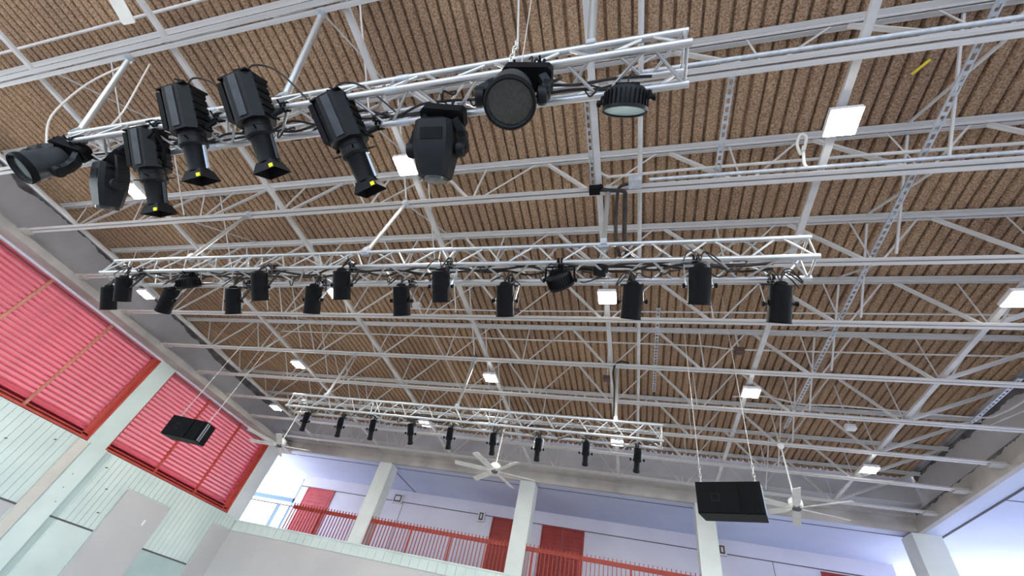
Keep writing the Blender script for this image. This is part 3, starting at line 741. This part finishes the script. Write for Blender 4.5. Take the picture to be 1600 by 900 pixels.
for i, (c, d) in enumerate(SP): small_spot(c, d, order[i] + ' small black profile spotlight on the far truss', 110 + i)

# ------------------------------------------------------------------ ceiling fans
blade = MB()
bp_ = [(.16, -.05), (.3, -.075), (.98, -.08), (1.0, -.07), (1.0, .06), (.98, .07), (.3, .075), (.16, .05)]
blade.prism(bp_, -.004, .004); blade_me = blade.mesh('blade', 'fan_blade', False)
arm_me = MB().prism([(.05, -.02), (.2, -.03), (.2, .03), (.05, .02)], -.006, .006).mesh('blade_arm', 'fan_white', False)
def fan(c, ztop, rot, label, n=6, wide=1.0):
    c = Vector(c)
    t = thing('ceiling_fan', label, 'fan', c, 'white ceiling fans')
    bar('downrod', (0, 0, .1), (0, 0, ztop - c.z), .016, t, 'fan_white')
    MB().lathe([(.02, .2), (.08, .19), (.125, .15), (.13, .06), (.11, .03), (.05, .02)], 24).build('motor', 'fan_white', t)
    MB().lathe([(.05, .025), (.085, .0), (.08, -.03), (.04, -.05), (.01, -.05)], 20).build('hub', 'joint_dark', t)
    MB().lathe([(.02, ztop - c.z - .1), (.06, ztop - c.z - .06), (.07, ztop - c.z - .01), (.07, ztop - c.z)], 16).build('canopy', 'fan_white', t)
    for k in range(n):
        M = Matrix.Rotation(rot + 2 * math.pi * k / n, 4, 'Z') @ Matrix.Diagonal((1, wide, 1, 1)) @ Matrix.Rotation(math.radians(14), 4, 'X')
        b_ = put('blade', blade_me, t, M); put('blade_arm', arm_me, b_)
fan((3.11, 9.85, 5.28), 6.6, .30, 'ceiling fan on the right, beside the hanging black speaker')
fan((-3.27, 9.85, 5.25), 6.6, .28, 'ceiling fan in the middle, under the far truss')
fan((-9.78, 9.85, 5.20), 6.6, .1, 'ceiling fan at the far left corner by the red louvres')
fan((-4.72, -.86, 5.62), 7.58, .52, 'ceiling fan whose single blade tip pokes in at the top left', wide=1.9)

# ------------------------------------------------------------------ hanging speakers
def speaker(c, d, xref, wires, label, flip=-1):
    """local -Z faces along d"""
    c = Vector(c); t = thing('speaker', label, 'speaker', c, 'hanging black speakers'); R_ = aim(d, xref)
    W, Hh = .80, .40
    box = MB(); box.prism([(-W / 2, -.0), (W / 2, 0), (W / 2 - .02, .34), (-W / 2 + .02, .34)], -Hh / 2, Hh / 2, Matrix(((1, 0, 0, 0), (0, 0, 1, 0), (0, 1, 0, 0), (0, 0, 0, 1))))
    cab = box.build('cabinet', 'black_metal', t, R_, smooth=False)
    MB().span((-W / 2 + .01, -Hh / 2 + .01, -.02), (W / 2 - .28, Hh / 2 - .01, 0)).build('grille', 'grille_black', t, R_, smooth=False)
    MB().prism([(W / 2 - .27, -.0), (W / 2 - .2, -.03), (W / 2 - .12, -.012), (W / 2 - .03, -.035), (W / 2 - .01, 0)], -Hh / 2 + .01, Hh / 2 - .01, Matrix(((1, 0, 0, 0), (0, 0, 1, 0), (0, 1, 0, 0), (0, 0, 0, 1)))).build('horn', 'grille_black', t, R_, smooth=False)
    fr = MB(); lx = -.16
    for a, b_ in (((lx - .05, -.05), (lx + .05, -.042)), ((lx - .05, .042), (lx + .05, .05)), ((lx - .05, -.042), (lx - .042, .042)), ((lx + .042, -.042), (lx + .05, .042))):
        fr.span((a[0], a[1], -.024), (b_[0], b_[1], -.02))
    fr.build('badge', 'charcoal_plastic', t, R_, smooth=False)
    MB().span((W / 2 - .01, -Hh / 2 + .02, .03), (W / 2 + .006, Hh / 2 - .02, .06)).span((W / 2 - .01, -Hh / 2 + .02, .1), (W / 2 + .006, Hh / 2 - .02, .12)).build('side_trim', 'silver_trim', t, R_, smooth=False)
    for s, top in zip((-1, 1), wires):
        p = R_ @ Vector((s * (W / 2 - .06), Hh / 2 * flip, .1)); q = Vector(top) - c
        MB().box(tuple(p), (.03, .03, .08)).build('lug', 'galvanised', t)
        a = p + (q - p).normalized() * .30
        for k in range(5):
            e = p + (q - p).normalized() * (.03 + .055 * k); f_ = e + (q - p).normalized() * .07
            w = Vector((.014, 0, 0)) if k % 2 else Vector((0, .014, 0))
            MB().tube([e, (e * .7 + f_ * .3) + w, (e * .3 + f_ * .7) + w, f_, (e * .3 + f_ * .7) - w, (e * .7 + f_ * .3) - w, e], .005, 6).build('chain_link', 'rope_steel', t)
        bar('wire_rope', a, q, .005, t, 'rope_steel')
    return t
speaker((1.19, 6.22, 3.95), (-.33, -.945, -.06), (.945, -.33, 0), ((.87, 6.2, 7.585), (1.58, 6.1, 7.585)), 'black speaker hanging on two wires below the right ceiling')
speaker((-8.95, 6.45, 4.07), (.216, -.976, -.05), (.976, .216, 0), ((-9.2, 6.5, 7.585), (-8.6, 6.7, 7.585)), 'black speaker hanging in front of the far red louvre')

# ------------------------------------------------------------------ gallery railings
def railing(x0, x1, label, posts):
    y = YF + .06; z0 = 3.87; z1 = 4.72
    t = thing('gallery_railing', label, 'railing', ((x0 + x1) / 2, y, z0), 'red gallery railings')
    o = (x0 + x1) / 2; R_ = 'rail_red'
    bar('top_rail', (x0 - o, .05, z1 - z0 - .09), (x1 - o, .05, z1 - z0 - .09), .11, t, R_, 'box', h=.05)
    bar('bottom_rail', (x0 - o, .02, .03), (x1 - o, .02, .03), .03, t, R_, 'box', h=.03)
    n = round((x1 - x0) / .118)
    for k in range(n + 1):
        x = x0 - o + (x1 - x0) * k / n
        bar('picket', (x, 0, 0), (x, 0, z1 - z0 + .03), .02, t, R_, 'box', h=.03, xdir=(1, 0, 0))
    for p in posts: bar('post', (p - o, .045, 0), (p - o, .045, z1 - z0 - .06), .04, t, R_, 'box', h=.04, xdir=(1, 0, 0))
railing(-11.6, -8.98, 'red picket railing left of the first gallery column, before the pink door', (-10.4,))
railing(-8.4, -3.64, 'red picket railing between the first two gallery columns', (-8.2, -6.9, -5.5, -4.3))
railing(-3.1, 1.66, 'red picket railing right of the middle gallery column', (-2.9, -1.5, -.1, 1.2))
bar_w = thing('grey_railing', 'thin pale bars of the railing in front of the bright window', 'railing', (-12.6, YF + .06, 3.87))
bar('top_rail', (-.9, 0, .75), (.95, 0, .75), .04, bar_w, 'silver_trim', 'box', h=.04)
for k in range(8): bar('picket', (-.1 + k * .13, 0, 0), (-.1 + k * .13, 0, .75), .02, bar_w, 'silver_trim', 'box', h=.02, xdir=(1, 0, 0))

# boxes on the gallery wall
def wall_box(x, z, w, h, label, inner):
    t = thing('wall_box', label, 'box', (x, YB, z))
    MB().span((-w / 2, -.1, -h / 2), (w / 2, -.03, h / 2)).build('case', 'box_white', t, smooth=False)
    MB().span((-w / 2 + .05, -.112, -h / 2 + .05), (w / 2 - .05, -.1, h / 2 - .05)).build('face', inner, t, smooth=False)
    MB().span((-w / 2 + .1, -.118, -h / 2 + .1), (w / 2 - .1, -.112, h / 2 - .1)).build('window', 'box_white', t, smooth=False)
wall_box(-9.35, 6.2, .42, .36, 'white framed square box high on the gallery wall by the first column', 'joint_dark')
wall_box(-5.65, 6.03, .26, .36, 'small grey box on the gallery wall left of the dark red door', 'joint_dark')
wall_box(2.75, 6.2, .26, .34, 'small box on the gallery wall behind the hanging speaker column', 'box_brown')

# ------------------------------------------------------------------ conduits, junction boxes, loose wires
cable('conduit', [(-.48, .6, 6.75), (-.47, 2.5, 6.78), (-.45, 2.86, 6.8), (-.35, 3.0, 6.84), (-.15, 3.02, 6.85), (1.5, 3.0, 6.85), (6.9, 3.02, 6.85)], .02, 'bent pale conduit from the strip along the third joist', 'painted_steel', 'conduit')
tag(MB().cyl((.2, 3.0, 6.66), (6.95, 3.0, 6.66), .024).build('conduit', 'galvanised'), 'straight grey conduit along the third joist bottom chord', 'conduit')
tag(MB().cyl((.1, 1.66, 6.66), (6.95, 1.66, 6.66), .026).build('conduit', 'galvanised'), 'straight grey conduit along the second joist bottom chord', 'conduit')
cable('conduit', [(-5.0, 6.32, 7.35), (-2.5, 6.36, 7.35), (-2.3, 6.38, 7.37), (0, 6.34, 7.35), (6.9, 6.31, 7.35)], .016, 'thin pale conduit along the roof above the par cans row', 'painted_steel', 'conduit')
cable('conduit', [(-9.2, 7.12, 7.2), (-5.3, 7.13, 7.2), (-2.7, 7.15, 7.2), (1.0, 7.17, 7.2), (1.8, 7.24, 7.2), (2.4, 7.25, 7.2), (6.5, 7.18, 7.2)], .016, 'thin pale conduit along the sixth joist', 'painted_steel', 'conduit')
cable('conduit', [(2.0, 8.5, 6.9), (2.6, 8.44, 6.92), (3.3, 8.55, 6.86), (4.0, 8.5, 6.85), (6.0, 8.6, 6.85), (6.35, 8.4, 6.85), (6.5, 7.8, 6.87)], .016, 'pale conduit bending away near the dark right corner', 'painted_steel', 'conduit')
tag(MB().cyl((-12.9, .13, 7.5), (-3.0, .15, 7.5), .022).build('conduit', 'painted_steel'), 'thin pale conduit across the top left corner', 'conduit')
t = thing('junction_box', 'square grey junction box on the third joist at the top of the black cable', 'box', (.02, 2.99, 6.56))
MB().box((0, 0, .06), (.16, .12, .16)).build('case', 'galvanised', t, smooth=False)
for i, (x, y, z, l) in enumerate(((-2.37, 6.18, 7.16, 'small dark junction box above the middle of the par cans'), (1.96, 7.16, 7.1, 'small brown junction box right of the hanging wires'), (-4.6, 6.0, 7.15, 'small pale junction box on the thin roof conduit'), (-.56, 7.85, 6.75, 'small dark junction box on the seventh joist'), (4.14, 8.9, 6.62, 'small pale junction box near the right lamp'))):
    t = thing('junction_box', l, 'box', (x, y, z))
    MB().box((0, 0, 0), (.17, .12, .1)).build('case', 'box_brown' if i in (0, 1, 3) else 'box_white', t, smooth=False)
    MB().cyl((0, 0, .04), (0, 0, 7.6 - z), .015).build('stub', 'painted_steel', t)
cable('feed_cable', [(-.45, 3.02, 6.55), (-.3, 3.02, 6.5), (-.12, 3.05, 6.5), (-.1, 3.07, 6.3), (-.1, 3.07, 5.5), (-.05, 3.06, 5.2)], .028, 'thick black cable dropping from the third joist to the middle truss', cat='cable')
cable('feed_cable', [(-.02, 3.0, 6.6), (-.16, 3.02, 6.58), (-.2, 3.05, 6.4), (-.2, 3.06, 5.6), (-.15, 3.05, 5.2)], .022, 'second black cable dropping beside the thick one to the middle truss', cat='cable')
tag(MB().box((-.5, 3.03, 6.55), (.14, .1, .1)).cyl((-.43, 3.0, 6.55), (-.4, 2.98, 6.55), .04).build('socket_box', 'black_metal'), 'black socket on the third joist with cables', 'box')
cable('feed_cable', [(-.1, 7.2, 6.72), (-.3, 7.14, 6.7), (-.4, 7.12, 6.45), (-.36, 7.1, 6.0), (-.36, 7.1, 5.4)], .02, 'black cable dropping along the right pole of the far truss', cat='cable')
cable('loose_wire', [(-6.5, .55, 6.55), (-6.9, .62, 6.1), (-7.15, .8, 5.6), (-6.95, 1.0, 5.2)], .012, 'pale wire drooping at the left pole of the nearest truss', 'cable_white')
cable('loose_wire', [(-6.3, .62, 6.6), (-6.0, .75, 6.0), (-5.95, .9, 5.6), (-6.05, 1.0, 5.36)], .01, 'second pale wire drooping right of the left pole', 'cable_white')
cable('wall_conduit', [(6.45, 8.9, 6.9), (6.8, 8.2, 6.95), (6.98, 7.6, 7.0), (7.0, 6.5, 7.05)], .016, 'pale conduit curving up the dark right wall', 'painted_steel', 'conduit')
# safety chain and rope by the big moving head
t = thing('safety_chain', 'white rope and chain links rising from the big round moving head', 'chain', (-.93, .92, 5.05))
bar('rope', (0, 0, .35), (-.16, -.3, 1.55), .010, t, 'rope_steel')
for k in range(5):
    w = Vector((.018, 0, 0)) if k % 2 else Vector((0, .018, 0)); e = Vector((0, -.01 * k, .02 + k * .07)); f_ = e + Vector((0, -.01, .085))
    MB().tube([e, e * .7 + f_ * .3 + w, e * .3 + f_ * .7 + w, f_, e * .3 + f_ * .7 - w, e * .7 + f_ * .3 - w, e], .006, 6).build('chain_link', 'rope_steel', t)
tag(MB().cyl((-.83, .95, 5.0), (-.92, .58, 6.62), .005, n=6).build('safety_rope', 'rope_steel'), 'thin steel safety rope beside the white chain', 'rope')
# scraps caught under the roof
cable('plastic_scrap', [(1.92, 2.80, 6.72), (1.98, 2.74, 6.92), (1.93, 2.73, 6.97), (1.89, 2.80, 6.88), (1.91, 2.86, 6.74), (1.95, 2.84, 6.84), (1.93, 2.80, 6.78), (1.92, 2.90, 6.62), (1.94, 2.93, 6.56)], .017, 'white plastic scrap dangling near the upper right lamp', 'gobo_white', 'scrap')
cable('paper_scrap', [(3.12, 2.40, 7.56), (3.14, 2.36, 7.54), (3.19, 2.31, 7.55), (3.24, 2.27, 7.57)], .016, 'yellow scrap stuck to the brown roof at upper right', 'scrap_yellow', 'scrap')
